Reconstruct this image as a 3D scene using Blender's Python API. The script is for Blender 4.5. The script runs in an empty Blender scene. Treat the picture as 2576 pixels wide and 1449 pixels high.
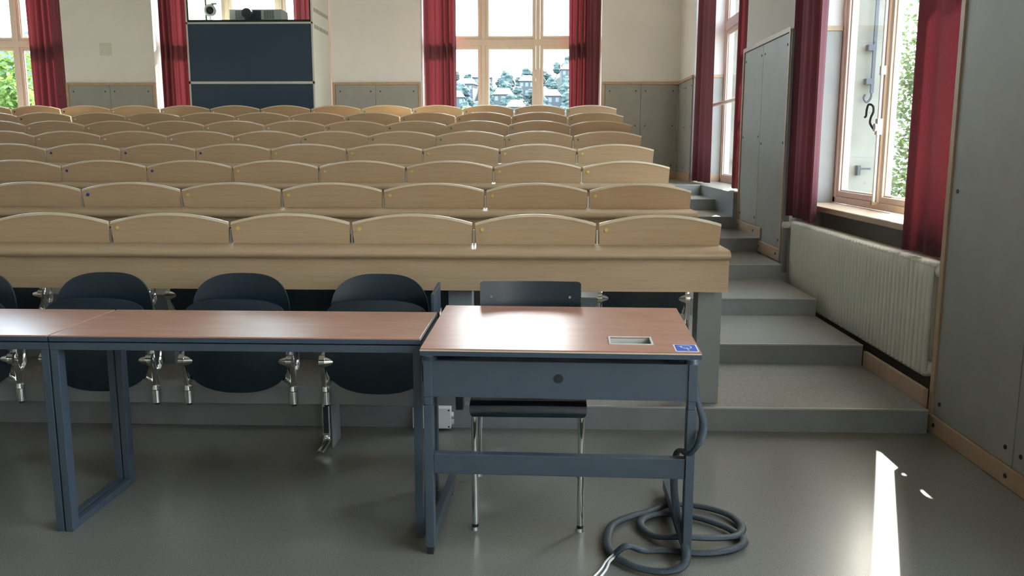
import bpy, bmesh, math, random
from mathutils import Vector, Matrix
random.seed(7)
SC = bpy.context.scene
COL = SC.collection
# ------------------------------------------------------------------ camera
FPX, PITCH, YAW, ROLL, CAMZ = 2140.0, 0.16224, 0.03478, 0.00113, 1.41
fw = Vector((-math.sin(YAW)*math.cos(PITCH), math.cos(YAW)*math.cos(PITCH), -math.sin(PITCH)))
rt = Vector((math.cos(YAW), math.sin(YAW), 0)); up = rt.cross(fw)
r2 = rt*math.cos(ROLL)+up*math.sin(ROLL); u2 = -rt*math.sin(ROLL)+up*math.cos(ROLL)
cam = bpy.data.cameras.new('camera'); camo = bpy.data.objects.new('camera', cam); COL.objects.link(camo)
M = Matrix((r2, u2, -fw)).transposed().to_4x4(); M.translation = Vector((0, 0, CAMZ)); camo.matrix_world = M
cam.sensor_width = 36; cam.lens = FPX/2576*36; cam.clip_end = 2000; cam.clip_start = 0.05
SC.camera = camo
# ------------------------------------------------------------------ world, sun, exposure
W = bpy.data.worlds.new('sky'); SC.world = W; W.use_nodes = True
nt = W.node_tree; bg = nt.nodes['Background']
sky = nt.nodes.new('ShaderNodeTexSky'); sky.sky_type = 'NISHITA'; sky.sun_disc = False
sky.sun_elevation = math.radians(34); sky.sun_rotation = math.radians(21); sky.dust_density = 3.0; sky.air_density = 1.0
mixw = nt.nodes.new('ShaderNodeMix'); mixw.data_type = 'RGBA'; mixw.inputs[0].default_value = 0.55
nt.links.new(sky.outputs[0], mixw.inputs[6]); mixw.inputs[7].default_value = (5.2, 5.75, 6.5, 1)
nt.links.new(mixw.outputs[2], bg.inputs[0]); bg.inputs[1].default_value = 0.28
sd = bpy.data.lights.new('sun', 'SUN'); sd.energy = 6.0; sd.color = (1, .93, .82); sd.angle = math.radians(0.6)
so = bpy.data.objects.new('sun', sd); COL.objects.link(so); so.location = (10, 30, 20)
SUNDIR = Vector((-.361*.817, -.933*.817, -.576))
so.rotation_euler = SUNDIR.to_track_quat('-Z', 'Y').to_euler()
SC.view_settings.view_transform = 'Standard'; SC.view_settings.look = 'None'
SC.view_settings.exposure = 3.08; SC.view_settings.gamma = 1.0; SC.view_settings.use_curve_mapping = False
SC.cycles.use_denoising = True
SC.cycles.max_bounces = 12; SC.cycles.diffuse_bounces = 7; SC.cycles.transparent_max_bounces = 24
SC.cycles.caustics_reflective = False; SC.cycles.caustics_refractive = False; SC.cycles.sample_clamp_indirect = 6

# ------------------------------------------------------------------ constants of the place
STEP_H, STEP_P, STEP_Y = .1224, .9036, 4.172
WX = 2.0            # face of the right wall pillars
BY = 12.8           # face of the back wall
LX, FY, CZ = -10.9, -4.5, 5.3
TOPZ = 4.7          # top of window openings
LAND = 8*STEP_H
# ------------------------------------------------------------------ materials
def mat(name, col, rough=.5, metal=0, col2=None, scale=8, stretch=(1, 1, 1), detail=4, bump=0, spec=None, contrast=(.3, .7), bscale=None, coat=0, transl=0):
    m = bpy.data.materials.new(name); m.use_nodes = True; n = m.node_tree.nodes; L = m.node_tree.links
    b = n['Principled BSDF']; b.inputs['Base Color'].default_value = (*col, 1); b.inputs['Roughness'].default_value = rough
    b.inputs['Metallic'].default_value = metal
    if spec is not None: b.inputs['Specular IOR Level'].default_value = spec
    if coat: b.inputs['Coat Weight'].default_value = coat; b.inputs['Coat Roughness'].default_value = .15
    tc = n.new('ShaderNodeTexCoord'); mp = n.new('ShaderNodeMapping'); mp.inputs['Scale'].default_value = stretch
    L.new(tc.outputs['Object'], mp.inputs[0])
    nz = n.new('ShaderNodeTexNoise'); nz.inputs['Scale'].default_value = scale; nz.inputs['Detail'].default_value = detail
    L.new(mp.outputs[0], nz.inputs[0])
    if col2:
        cr = n.new('ShaderNodeValToRGB'); cr.color_ramp.elements[0].color = (*col, 1); cr.color_ramp.elements[1].color = (*col2, 1)
        cr.color_ramp.elements[0].position, cr.color_ramp.elements[1].position = contrast
        L.new(nz.outputs[0], cr.inputs[0]); L.new(cr.outputs[0], b.inputs['Base Color'])
    if bump:
        bm_ = n.new('ShaderNodeBump'); bm_.inputs['Strength'].default_value = bump; bm_.inputs['Distance'].default_value = .002
        if bscale:
            n2 = n.new('ShaderNodeTexNoise'); n2.inputs['Scale'].default_value = bscale; L.new(tc.outputs['Object'], n2.inputs[0]); L.new(n2.outputs[0], bm_.inputs['Height'])
        else: L.new(nz.outputs[0], bm_.inputs['Height'])
        L.new(bm_.outputs[0], b.inputs['Normal'])
    if transl:
        tr = n.new('ShaderNodeBsdfTranslucent'); mx = n.new('ShaderNodeMixShader'); mx.inputs[0].default_value = transl
        if col2: L.new(cr.outputs[0], tr.inputs[0])
        else: tr.inputs[0].default_value = (*col, 1)
        L.new(b.outputs[0], mx.inputs[1]); L.new(tr.outputs[0], mx.inputs[2]); L.new(mx.outputs[0], n['Material Output'].inputs[0])
    return m
PLASTER = mat('plaster', (.76, .74, .715), .85, col2=(.80, .78, .755), scale=3, bump=.1, bscale=90)
LINO = mat('floor_linoleum', (.140, .138, .118), .25, col2=(.25, .247, .215), scale=260, detail=8, contrast=(.35, .68), spec=.5)
TREAD = mat('tread_linoleum', (.18, .168, .138), .36, col2=(.295, .278, .232), scale=110, detail=8, contrast=(.35, .68))
RISER = mat('riser_grey', (.19, .20, .205), .45, col2=(.225, .235, .24), scale=6)
NOSING = mat('nosing_strip', (.42, .42, .40), .3, metal=.6)
BEECH = mat('beech_veneer', (.46, .318, .185), .33, col2=(.515, .365, .225), scale=3.0, stretch=(1.2, 14, 22), detail=6, coat=.25)
BEECHL = mat('beech_edge', (.66, .53, .37), .25, col2=(.72, .59, .43), scale=4, stretch=(2, 10, 10), coat=.3)
BEECHT = mat('beech_trim', (.44, .30, .19), .45, col2=(.50, .36, .24), scale=4, stretch=(3, 3, 3))
BOARD = mat('grey_wall_board', (.31, .305, .278), .5, col2=(.345, .34, .312), scale=5, detail=5)
GREYP = mat('grey_panel', (.24, .255, .255), .45, col2=(.265, .28, .28), scale=4)
SCREW = mat('dark_screw', (.05, .05, .06), .4, metal=.5)
WINP = mat('window_wood', (.74, .60, .49), .4, col2=(.79, .65, .54), scale=3, stretch=(4, 4, 1))  # light wood, raised further to hold the window glare in its colour
WHITE = mat('white_plastic', (.78, .78, .76), .35)
RADW = mat('radiator_enamel', (.80, .79, .70), .3)
STONE = mat('stone_blocks', (.24, .23, .195), .9, col2=(.30, .285, .24), scale=6, bump=.3)
CURT = mat('burgundy_curtain', (.235, .082, .098), .8, col2=(.27, .098, .118), scale=120, stretch=(1, 1, .3), transl=.5)
METAL = mat('slate_blue_metal', (.052, .072, .095), .42, col2=(.058, .079, .103), scale=20, spec=.5)
METALD = mat('slate_blue_metal_edge', (.045, .068, .10), .4)
TERRA = mat('terracotta_laminate', (.42, .20, .14), .27, col2=(.47, .235, .17), scale=5, stretch=(1, 4, 1), detail=8, bump=.02, bscale=300, spec=.6)
BLACKP = mat('black_plywood', (.008, .018, .028), .30, col2=(.013, .026, .038), scale=10, stretch=(18, 1, .6), spec=.6)  # black wood; the lens glare over it is tinted in as navy
BLACK = mat('black_plastic', (.012, .015, .02), .45)
CHROME = mat('chrome', (.78, .77, .74), .13, metal=1)
SATIN = mat('satin_aluminium', (.50, .50, .48), .34, metal=1)
NAVY = mat('navy_panel', (.028, .055, .09), .35, col2=(.034, .062, .10), scale=1.5)
LGREY = mat('light_grey_strip', (.58, .57, .53), .5)
CREAMP = mat('cream_panel', (.66, .64, .56), .6)
CABLE = mat('cable_sleeve', (.020, .030, .040), .6, col2=(.045, .062, .078), scale=260, detail=2, bump=.5)
YEL = mat('yellow_disc', (.62, .50, .12), .4); BLU = mat('blue_disc', (.03, .06, .30), .4); GRN = mat('green_disc', (.04, .22, .20), .4)
CRM = mat('cream_disc', (.72, .64, .44), .4); DRK = mat('dark_disc', (.06, .02, .015), .4)
BLUESIGN = mat('sign_blue', (.03, .10, .52), .3); SIGNW = mat('sign_white', (.85, .85, .85), .35)
DARKIN = mat('dark_interior', (.02, .02, .02), .7); BROWNIN = mat('brown_interior', (.10, .08, .045), .6)
LEAF = mat('leaf_green', (.09, .16, .03), .5, col2=(.17, .27, .06), scale=1.6, detail=5, transl=.45)
LEAFD = mat('leaf_dark', (.05, .085, .03), .5, col2=(.10, .15, .05), scale=2.0, detail=5, transl=.35)
BARK = mat('bark', (.10, .07, .05), .9)
FARG = mat('far_foliage', (.032, .060, .062), .9, col2=(.085, .12, .105), scale=.35, detail=8)  # haze of the distance is blended into these blue-greens
FARB = mat('far_ridge_forest', (.045, .068, .090), .9, col2=(.058, .085, .105), scale=.05, detail=8)  # forest colour with the blue distance haze mixed in
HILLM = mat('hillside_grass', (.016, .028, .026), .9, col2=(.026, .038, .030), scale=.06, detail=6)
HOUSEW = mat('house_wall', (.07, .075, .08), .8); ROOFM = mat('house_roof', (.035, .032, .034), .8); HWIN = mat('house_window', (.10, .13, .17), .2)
def glass():
    m = bpy.data.materials.new('window_glass'); m.use_nodes = True; n = m.node_tree.nodes; L = m.node_tree.links
    n.remove(n['Principled BSDF']); t = n.new('ShaderNodeBsdfTransparent'); t.inputs[0].default_value = (.93, .97, .96, 1)
    g = n.new('ShaderNodeBsdfGlossy'); g.inputs['Roughness'].default_value = .02; lw = n.new('ShaderNodeLayerWeight'); lw.inputs[0].default_value = .5
    pw = n.new('ShaderNodeMath'); pw.operation = 'POWER'; pw.inputs[1].default_value = 5; L.new(lw.outputs['Facing'], pw.inputs[0])
    f = n.new('ShaderNodeMath'); f.operation = 'MULTIPLY_ADD'; f.inputs[1].default_value = .8; f.inputs[2].default_value = .03; L.new(pw.outputs[0], f.inputs[0])
    mx = n.new('ShaderNodeMixShader'); L.new(f.outputs[0], mx.inputs[0]); L.new(t.outputs[0], mx.inputs[1]); L.new(g.outputs[0], mx.inputs[2])
    L.new(mx.outputs[0], n['Material Output'].inputs[0]); return m
GLASS = glass()
# ------------------------------------------------------------------ mesh helpers
class MB:
    def __init__(s): s.v = []; s.f = []; s.m = []; s.mats = []
    def mi(s, m):
        if m not in s.mats: s.mats.append(m)
        return s.mats.index(m)
    def add(s, vs, fs, m):
        b = len(s.v); s.v += [tuple(v) for v in vs]; k = s.mi(m)
        for f in fs: s.f.append(tuple(b+i for i in f)); s.m.append(k)
        return s
    def box(s, x0, x1, y0, y1, z0, z1, m, top=None, front=None):
        if x0 > x1: x0, x1 = x1, x0
        if y0 > y1: y0, y1 = y1, y0
        vs = [(x, y, z) for z in (z0, z1) for y in (y0, y1) for x in (x0, x1)]
        fs = [(0, 2, 3, 1), (4, 5, 7, 6), (0, 1, 5, 4), (2, 6, 7, 3), (0, 4, 6, 2), (1, 3, 7, 5)]
        b = len(s.v); s.v += vs
        for i, f in enumerate(fs):
            mm = top if (top and i == 1) else front if (front and i == 2) else m
            s.f.append(tuple(b+j for j in f)); s.m.append(s.mi(mm))
        return s
    def hexa(s, vs, m):
        return s.add(vs, [(0, 2, 3, 1), (4, 5, 7, 6), (0, 1, 5, 4), (2, 6, 7, 3), (0, 4, 6, 2), (1, 3, 7, 5)], m)
    def cyl(s, p0, p1, r0, r1, m, n=16, caps=True):
        p0, p1 = Vector(p0), Vector(p1); d = (p1-p0).normalized(); a = d.orthogonal().normalized(); c = d.cross(a)
        vs = []
        for p, r in ((p0, r0), (p1, r1)):
            for i in range(n):
                t = 2*math.pi*i/n; vs.append(p+a*math.cos(t)*r+c*math.sin(t)*r)
        fs = [(i, (i+1) % n, n+(i+1) % n, n+i) for i in range(n)]
        if caps: fs += [tuple(reversed(range(n))), tuple(range(n, 2*n))]
        return s.add(vs, fs, m)
    def tube(s, pts, r, m, n=10, flat=1.0, sub=1, closed=False, upv=(0, 0, 1), radii=None):
        P = [Vector(p) for p in pts]
        if sub > 1: P, radii = smooth(P, sub, radii)
        vs = []; N = len(P); U0 = Vector(upv)
        for i, p in enumerate(P):
            d = (P[min(i+1, N-1)]-P[max(i-1, 0)]).normalized()
            a = d.cross(U0)
            if a.length < .05: a = d.cross(Vector((1, 0, 0.01)))
            a.normalize(); c = a.cross(d)
            rr = radii[i] if radii else r
            for k in range(n):
                t = 2*math.pi*k/n; vs.append(p+a*math.cos(t)*rr+c*math.sin(t)*rr*flat)
        fs = []
        for i in range(N-1):
            for k in range(n): fs.append((i*n+k, i*n+(k+1) % n, (i+1)*n+(k+1) % n, (i+1)*n+k))
        fs += [tuple(reversed(range(n))), tuple((N-1)*n+k for k in range(n))]
        return s.add(vs, fs, m)
    def prism_x(s, prof, x0, x1, m):      # profile of (y,z), extruded along x
        n = len(prof); vs = [(x0, y, z) for y, z in prof]+[(x1, y, z) for y, z in prof]
        return s.add(vs, [(i, (i+1) % n, n+(i+1) % n, n+i) for i in range(n)]+[tuple(reversed(range(n))), tuple(range(n, 2*n))], m)
    def prism_y(s, prof, y0, y1, m, yf=None):      # profile of (x,z)
        n = len(prof); g = yf or (lambda x, z: 0)
        vs = [(x, y0+g(x, z), z) for x, z in prof]+[(x, y1+g(x, z), z) for x, z in prof]
        return s.add(vs, [(i, n+i, n+(i+1) % n, (i+1) % n) for i in range(n)]+[tuple(range(n)), tuple(reversed(range(n, 2*n)))], m)
    def build(s, name, parent=None, loc=(0, 0, 0), bevel=0, smooth_=False, rot=None):
        me = bpy.data.meshes.new(name); me.from_pydata(s.v, [], s.f); me.update()
        for m in s.mats: me.materials.append(m)
        for p, k in zip(me.polygons, s.m): p.material_index = k
        bm = bmesh.new(); bm.from_mesh(me); bmesh.ops.recalc_face_normals(bm, faces=bm.faces); bm.to_mesh(me); bm.free()
        if smooth_:
            for p in me.polygons: p.use_smooth = True
            me.set_sharp_from_angle(angle=math.radians(40))
        o = bpy.data.objects.new(name, me); COL.objects.link(o); o.location = loc
        if rot: o.rotation_euler = rot
        if parent: o.parent = parent
        if bevel:
            b = o.modifiers.new('bevel', 'BEVEL'); b.width = bevel; b.segments = 2; b.limit_method = 'ANGLE'; b.angle_limit = math.radians(50)
        return o
def smooth(P, sub, radii=None):
    out = []; rad = []; N = len(P)
    for i in range(N-1):
        p0, p1, p2, p3 = P[max(i-1, 0)], P[i], P[i+1], P[min(i+2, N-1)]
        for k in range(sub):
            t = k/sub
            out.append(.5*((2*p1)+(-p0+p2)*t+(2*p0-5*p1+4*p2-p3)*t*t+(-p0+3*p1-3*p2+p3)*t**3))
            if radii: rad.append(radii[i]*(1-t)+radii[i+1]*t)
    out.append(P[-1])
    if radii: rad.append(radii[-1])
    return out, (rad if radii else None)
def thing(name, label, cat, loc=(0, 0, 0), rz=0, group=None):
    o = bpy.data.objects.new(name, None); COL.objects.link(o); o.empty_display_size = .1
    o.location = loc; o.rotation_euler = (0, 0, rz); return tag(o, label, cat, group)
def tag(o, label, cat, group=None, kind=None):
    o['label'] = label; o['category'] = cat
    if group: o['group'] = group
    if kind: o['kind'] = kind
    return o
def struct(o, label=None):
    o['kind'] = 'structure'
    if label: o['label'] = label
    return o
def dup(root, loc, rz=None, label=None, group=None):
    r = root.copy(); COL.objects.link(r); r.location = loc
    if rz is not None: r.rotation_euler = (0, 0, rz)
    if label: r['label'] = label
    if group: r['group'] = group
    for ch in list(root.children):
        c = ch.copy(); COL.objects.link(c); c.parent = r
        for g in list(ch.children):
            d = g.copy(); COL.objects.link(d); d.parent = c
    return r
ORD = ['nearest the aisle', 'second from the aisle', 'third from the aisle', 'fourth from the aisle', 'fifth from the aisle', 'sixth from the aisle',
       'seventh from the aisle', 'eighth from the aisle', 'ninth from the aisle', 'tenth from the aisle', 'eleventh from the aisle', 'twelfth from the aisle',
       'thirteenth from the aisle', 'fourteenth from the aisle']
ROWN = ['front', 'second', 'third', 'fourth', 'fifth', 'sixth', 'seventh', 'rearmost']

# ------------------------------------------------------------------ THE SETTING
struct(MB().box(LX-.3, 2.96, FY-.3, BY+.8, -.2, 0, LINO).build('floor'))
struct(MB().box(LX-.3, 2.96, FY-.3, BY+.8, CZ, CZ+.2, PLASTER).build('ceiling'))
struct(MB().box(LX-.3, LX, FY-.3, BY+.8, 0, CZ, PLASTER).build('wall_left'))
struct(MB().box(LX, 2.95, FY-.3, FY, 0, CZ, PLASTER).build('wall_front'))
# tiers of the raked floor
for k in range(1, 9):
    y0 = STEP_Y+(k-1)*STEP_P; y1 = STEP_Y+k*STEP_P if k < 8 else BY
    xr = 1.94 if k < 5 else (WX-.001 if k < 6 else 1.93)
    if k == 8: xr = WX-.001
    z1 = k*STEP_H
    b = MB(); b.box(LX, xr, y0, y1, 0, z1-.004, RISER); b.box(LX, xr, y0, y1, z1-.004, z1, TREAD)
    b.box(LX, xr, y0-.004, y0+.012, z1-.006, z1+.0015, NOSING)
    struct(b.build('floor_tier'))
b = MB(); y0 = STEP_Y+5*STEP_P
b.box(1.931, WX-.001, y0, STEP_Y+7*STEP_P, 0, LAND-.004, RISER); b.box(1.931, WX-.001, y0, STEP_Y+7*STEP_P, LAND-.004, LAND, TREAD)
b.box(WX, 2.375, 8.701, 11.599, 0, LAND-.004, RISER); b.box(WX, 2.375, 8.701, 11.599, LAND-.004, LAND, TREAD)
struct(b.build('floor_platform'))
# right wall: pillars, outer stone skin, spandrels, lintel
WIN_R = [(-4.3, -1.75), (-.2, 2.64), (4.25, 7.09), (8.70, 11.60)]
b = MB(); s = MB(); ys = [FY]+[v for w in WIN_R for v in w]+[BY+.8]
for i in range(0, len(ys), 2):
    b.box(WX, 2.5, ys[i], ys[i+1], 0, TOPZ, PLASTER); s.box(2.5, 2.80, ys[i]-(.0 if i == 0 else .0), ys[i+1], -7, CZ+.3, STONE)
for i, (a, c) in enumerate(WIN_R):
    if i < 3: b.box(2.3, 2.5, a, c, 0, .94, BOARD)
    else: b.box(2.376, 2.5, a, c, 0, LAND, PLASTER)
    s.box(2.5, 2.84, a, c, -7, .93, STONE)
    s.box(2.5, 2.80, a, c, TOPZ, CZ+.3, STONE)
b.box(WX, 2.5, FY, BY, TOPZ, CZ, PLASTER)
wr = struct(b.build('wall_right')); struct(s.build('wall_exterior_right'))
# stone joints seen through the window
j = MB()
for a, c in WIN_R[2:]:
    for z in (1.35, 1.80, 2.25, 2.7): j.box(2.52, 2.801, c-.002, c+.01, z, z+.006, GREYP)
struct(j.build('trim_1'))
# back wall with three openings
WIN_B = [(-9.75, -7.12), (-5.755, -3.11), (-1.785, .862)]
b = MB(); s = MB(); xs = [LX]+[v for w in WIN_B for v in w]+[WX]
for i in range(0, len(xs), 2):
    b.box(xs[i], xs[i+1], BY, 13.25, 0, TOPZ, PLASTER); s.box(xs[i], xs[i+1] if i < 6 else 2.49, 13.25, 13.6, -7, CZ+.3, STONE)
for a, c in WIN_B:
    b.box(a, c, BY+.15, 13.25, 0, 1.5, PLASTER); s.box(a, c, 13.25, 13.65, -7, 1.48, STONE); s.box(a, c, 13.25, 13.6, TOPZ, CZ+.3, STONE)
    b.box(a, c, BY, BY+.15, 0, 1.5, BOARD)
b.box(LX, WX, BY, 13.25, TOPZ, CZ, PLASTER)
struct(b.build('wall_back')); struct(s.build('wall_exterior_back'))

def screws(pts, parent, axis='y'):
    m = MB()
    for p in pts:
        p = Vector(p); d = Vector((0, -.004, 0)) if axis == 'y' else Vector((-.004, 0, 0))
        m.cyl(p-d*.2, p+d, .011, .010, SCREW, 12)
    return m.build('screws', parent)
RAIL_Z = 2.375
def board_back(x0, x1, z0):
    o = struct(MB().box(x0+.003, x1-.003, BY-.018, BY-.0005, z0, RAIL_Z-.04, BOARD).build('wall_board', bevel=.002))
    screws([(x, BY-.018, z) for x in (x0+.07, x1-.07) for z in (RAIL_Z-.13, (z0+RAIL_Z)/2+.02, z0+.09)], o)
tn = 2
for x0, xm, x1 in ((-7.115, -6.45, -5.76), (-3.10, -2.463, -1.79), (.872, 1.434, 1.975)):
    board_back(x0+.04, xm, LAND+.1); board_back(xm, x1-(.04 if x1 < 1 else 0), LAND+.1)
    b = MB().box(x0, x1+(.025 if x1 > 1 else 0), BY-.026, BY-.0005, RAIL_Z-.038, RAIL_Z, BEECHT); b.box(x0, x0+.038, BY-.024, BY-.0005, LAND, RAIL_Z-.038, BEECHT)
    if x1 < 1: b.box(x1-.038, x1, BY-.024, BY-.0005, LAND, RAIL_Z-.038, BEECHT)
    struct(b.build('trim_%d' % tn, bevel=.002)); tn += 1
struct(MB().box(-7.1, WX-.02, BY-.03, BY-.0005, LAND, LAND+.1, BEECHT).build('baseboard_back'))
def board_right(y0, y1, z0, z1=RAIL_Z-.04, sc=True, z0b=None):
    o = MB()
    if z0b is None: o.box(WX-.018, WX-.0005, y0+.003, y1-.003, z0, z1, BOARD)
    else: o.add([(WX-.018, y0+.003, z0), (WX-.018, y1-.003, z0b), (WX-.018, y1-.003, z1), (WX-.018, y0+.003, z1), (WX-.0005, y0+.003, z0), (WX-.0005, y1-.003, z0b), (WX-.0005, y1-.003, z1), (WX-.0005, y0+.003, z1)],
                [(0, 1, 2, 3), (7, 6, 5, 4), (0, 4, 5, 1), (1, 5, 6, 2), (2, 6, 7, 3), (3, 7, 4, 0)], BOARD)
    o = struct(o.build('wall_board', bevel=.002)); zb = max(z0, z0b or z0)
    screws([(WX-.018, y, z) for y in (y0+.06, y1-.06) for z in (z1-.09, (zb+z1)/2, z0+.07)], o, 'x')
# pillar by the front (2.64-4.25), pillar between windows (7.09-8.70), short wall at the back (11.60-12.80)
board_right(3.48, 4.21, .088); board_right(2.68, 3.48, .088)
struct(MB().box(WX-.03, WX-.0005, 2.64, 4.25, 0, .086, BEECHT).build('baseboard_right', bevel=.003))
screws([(WX-.03, y, .045) for y in (4.17, 3.5, 2.8)], bpy.data.objects['baseboard_right'], 'x')
struct(MB().box(WX-.026, WX-.0005, 4.212, 4.25, .086, 3.6, BEECHT).box(WX-.026, WX-.0005, 2.64, 2.678, .086, 3.6, BEECHT).build('trim_%d' % tn)); tn += 1
# the near pillar is clad above the dado height too
struct(MB().box(WX-.016, WX-.0005, 2.68, 4.21, RAIL_Z-.03, 3.6, BOARD).build('wall_board'))
board_right(7.13, 7.955, .585, z0b=.585); board_right(7.955, 8.66, .71)
b = MB().box(WX-.03, WX-.0005, 7.09, 7.80, 4*STEP_H, 4*STEP_H+.098, BEECHT).box(WX-.03, WX-.0005, 7.745, 8.69, 5*STEP_H+.0, 5*STEP_H+.095, BEECHT)
struct(b.build('baseboard_right', bevel=.002))
screws([(WX-.03, 7.2, .54), (WX-.03, 7.76, .54), (WX-.03, 8.0, .66), (WX-.03, 8.62, .66)], bpy.data.objects['baseboard_right.001'], 'x')
b = MB().box(WX-.03, WX-.0005, 7.09, 8.70, RAIL_Z-.038, RAIL_Z, BEECHT).box(WX-.028, WX-.0005, 7.09, 7.128, .59, RAIL_Z-.038, BEECHT).box(WX-.028, WX-.0005, 8.662, 8.70, .70, RAIL_Z-.038, BEECHT)
b.box(WX-.02, WX+.03, 7.062, 7.0895, .40, RAIL_Z-.02, GREYP)
struct(b.build('trim_%d' % tn)); tn += 1
board_right(11.63, 12.2, LAND+.1); board_right(12.2, BY-.02, LAND+.1)
struct(MB().box(WX-.03, WX-.0005, 11.6, BY-.03, RAIL_Z-.038, RAIL_Z, BEECHT).build('trim_%d' % tn)); tn += 1
struct(MB().box(WX-.03, WX-.0005, 11.6, BY-.03, LAND, LAND+.1, BEECHT).build('baseboard_right'))
# jambs facing the room: grey board, beech rail
for yj in (7.09, 11.60):
    b = MB().box(WX+.031, 2.376, yj-.016, yj-.0005, LAND+.1 if yj > 9 else LAND+.004, RAIL_Z-.04, BOARD); b.box(WX+.031, 2.376, yj-.024, yj-.0005, RAIL_Z-.038, RAIL_Z, BEECHT)
    if yj > 9: b.box(WX+.031, 2.376, yj-.024, yj-.0005, LAND, LAND+.1, BEECHT)
    o = struct(b.build('trim_%d' % tn)); tn += 1
    screws([(2.22, yj-.016, z) for z in (RAIL_Z-.13, 1.7, LAND+.16)], o)
# skirting along the first tier, in front of the radiator
struct(MB().box(1.944, 1.968, 4.252, 5.07, 0, STEP_H+.085, BEECHT).build('baseboard_right'))
# window sill over the radiator
for i, (a, c) in enumerate(WIN_R[1:3]):
    struct(MB().box(2.10, 2.378, a+.001, c-.001, .941, .982, BEECHT).build('window_%d_sill' % (i+1), bevel=.006))

# ------------------------------------------------------------------ WINDOWS
def window(idx, orient, plane, a, c, z0, z1, mulls, zt, label=None):
    """orient 'x': spans x at Y=plane (back wall); 'y': spans y at X=plane (right wall). Frame depth goes outwards."""
    e = bpy.data.objects.new('window_%d' % idx, None); COL.objects.link(e); struct(e, label)
    if orient == 'x': e.location = ((a+c)/2, plane, z0)
    else: e.location = (plane, (a+c)/2, z0)
    ox, oy, oz = e.location
    def bx(m, u0, u1, d0, d1, zz0, zz1, mt):
        if orient == 'x': m.box(u0-ox, u1-ox, plane+d0-oy, plane+d1-oy, zz0-oz, zz1-oz, mt)
        else: m.box(plane+d0-ox, plane+d1-ox, u0-oy, u1-oy, zz0-oz, zz1-oz, mt)
    f = MB(); fw_ = .055
    bx(f, a, a+fw_, 0, .09, z0, z1, WINP); bx(f, c-fw_, c, 0, .09, z0, z1, WINP); bx(f, a, c, 0, .09, z0, z0+.05, WINP); bx(f, a, c, 0, .09, z1-.05, z1, WINP)
    for mu in mulls: bx(f, mu-.03, mu+.03, -.004, .09, z0, z1, WINP)
    bx(f, a, c, -.006, .09, zt-.045, zt+.045, WINP)
    f.build('window_frame', e, bevel=.004)
    us = [a+fw_]+[v for mu in mulls for v in (mu-.03, mu+.03)]+[c-fw_]
    for i in range(0, len(us), 2):
        for q0, q1 in ((z0+.05, zt-.045), (zt+.045, z1-.05)):
            u0, u1 = us[i]+.001, us[i+1]-.001; w = .042; q0 += .001; q1 -= .001
            s_ = MB()
            for k, (d0, d1, off) in enumerate(((.012, .075, 0), (.03, .06, .012))):
                ww = w+off
                bx(s_, u0, u0+ww, d0, d1, q0, q1, WINP); bx(s_, u1-ww, u1, d0, d1, q0, q1, WINP)
                bx(s_, u0+ww, u1-ww, d0, d1, q0, q0+ww, WINP); bx(s_, u0+ww, u1-ww, d0, d1, q1-ww, q1, WINP)
            so_ = s_.build('sash', e, bevel=.003)
            g = MB(); bx(g, u0+w+.01, u1-w-.01, .042, .048, q0+w+.01, q1-w-.01, GLASS); g.build('window_pane', so_)
    return e
window(1, 'x', 13.13, WIN_B[0][0], WIN_B[0][1], 1.5, TOPZ, (-8.86, -8.02), 2.98, 'tall wooden window at far left of back wall, green trees outside')
window(2, 'x', 13.13, WIN_B[1][0], WIN_B[1][1], 1.5, TOPZ, (-4.76, -3.945), 2.98, 'tall wooden window behind the projection booth')
window(3, 'x', 13.13, WIN_B[2][0], WIN_B[2][1], 1.5, TOPZ, (-.89, -.073), 2.98, 'tall wooden window of the back wall with hazy hillside outside')
w4 = window(4, 'y', 2.38, WIN_R[3][0], WIN_R[3][1], LAND, TOPZ, (9.67, 10.64), 2.98, 'tall side window by the upper landing')
w5 = window(5, 'y', 2.38, WIN_R[2][0], WIN_R[2][1], .983, TOPZ, (5.22, 6.18), 2.98, 'tall side window above the radiator')
window(6, 'y', 2.38, WIN_R[1][0], WIN_R[1][1], .983, TOPZ, (.74, 1.70), 2.98)
window(7, 'y', 2.38, WIN_R[0][0], WIN_R[0][1], .983, TOPZ, (-3.4, -2.55), 2.98)
# espagnolette rods and levers on the side windows
def espagnolette(win, y, z0, zh, big):
    ox, oy, oz = win.location
    m = MB(); m.cyl((2.355-ox, y-oy, z0-oz), (2.355-ox, y-oy, TOPZ-.1-oz), .011, .011, WHITE, 10)
    m.box(2.340-ox, 2.376-ox, y-.022-oy, y+.022-oy, zh-.09-oz, zh+.02-oz, WHITE); m.cyl((2.325-ox, y-oy, zh-.04-oz), (2.36-ox, y-oy, zh-.04-oz), .028, .028, WHITE, 16)
    m.box(2.34-ox, 2.379-ox, y-.02-oy, y+.02-oy, z0-oz, z0+.02-oz, BEECHT)
    for zz in (z0+.9, z0+1.5): m.box(2.343-ox, 2.378-ox, y-.016-oy, y+.016-oy, zz-oz, zz+.06-oz, WHITE)
    r = m.build('window_rod', win, smooth_=True)
    h = MB().tube([(2.33-ox, y+.02-oy, zh-.05-oz), (2.315-ox, y+.05-oy, zh-.01-oz), (2.31-ox, y+.03-oy, zh+.03-oz), (2.31-ox, y-.01-oy, zh+.07-oz), (2.31-ox, y+.01-oy, zh+.11-oz), (2.30-ox, y+.06-oy, zh+.12-oz), (2.30-ox, y+.09-oy, zh+.085-oz), (2.30-ox, y+.095-oy, zh+.045-oz), (2.30-ox, y+.115-oy, zh+.035-oz)], .008, BLACK, 8, sub=5, upv=(1, 0, 0))
    h.build('window_lever', win, smooth_=True)
espagnolette(w5, 6.155, 1.02, 1.60, True)
espagnolette(w4, 9.67, 1.02, 1.9, False)
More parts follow.
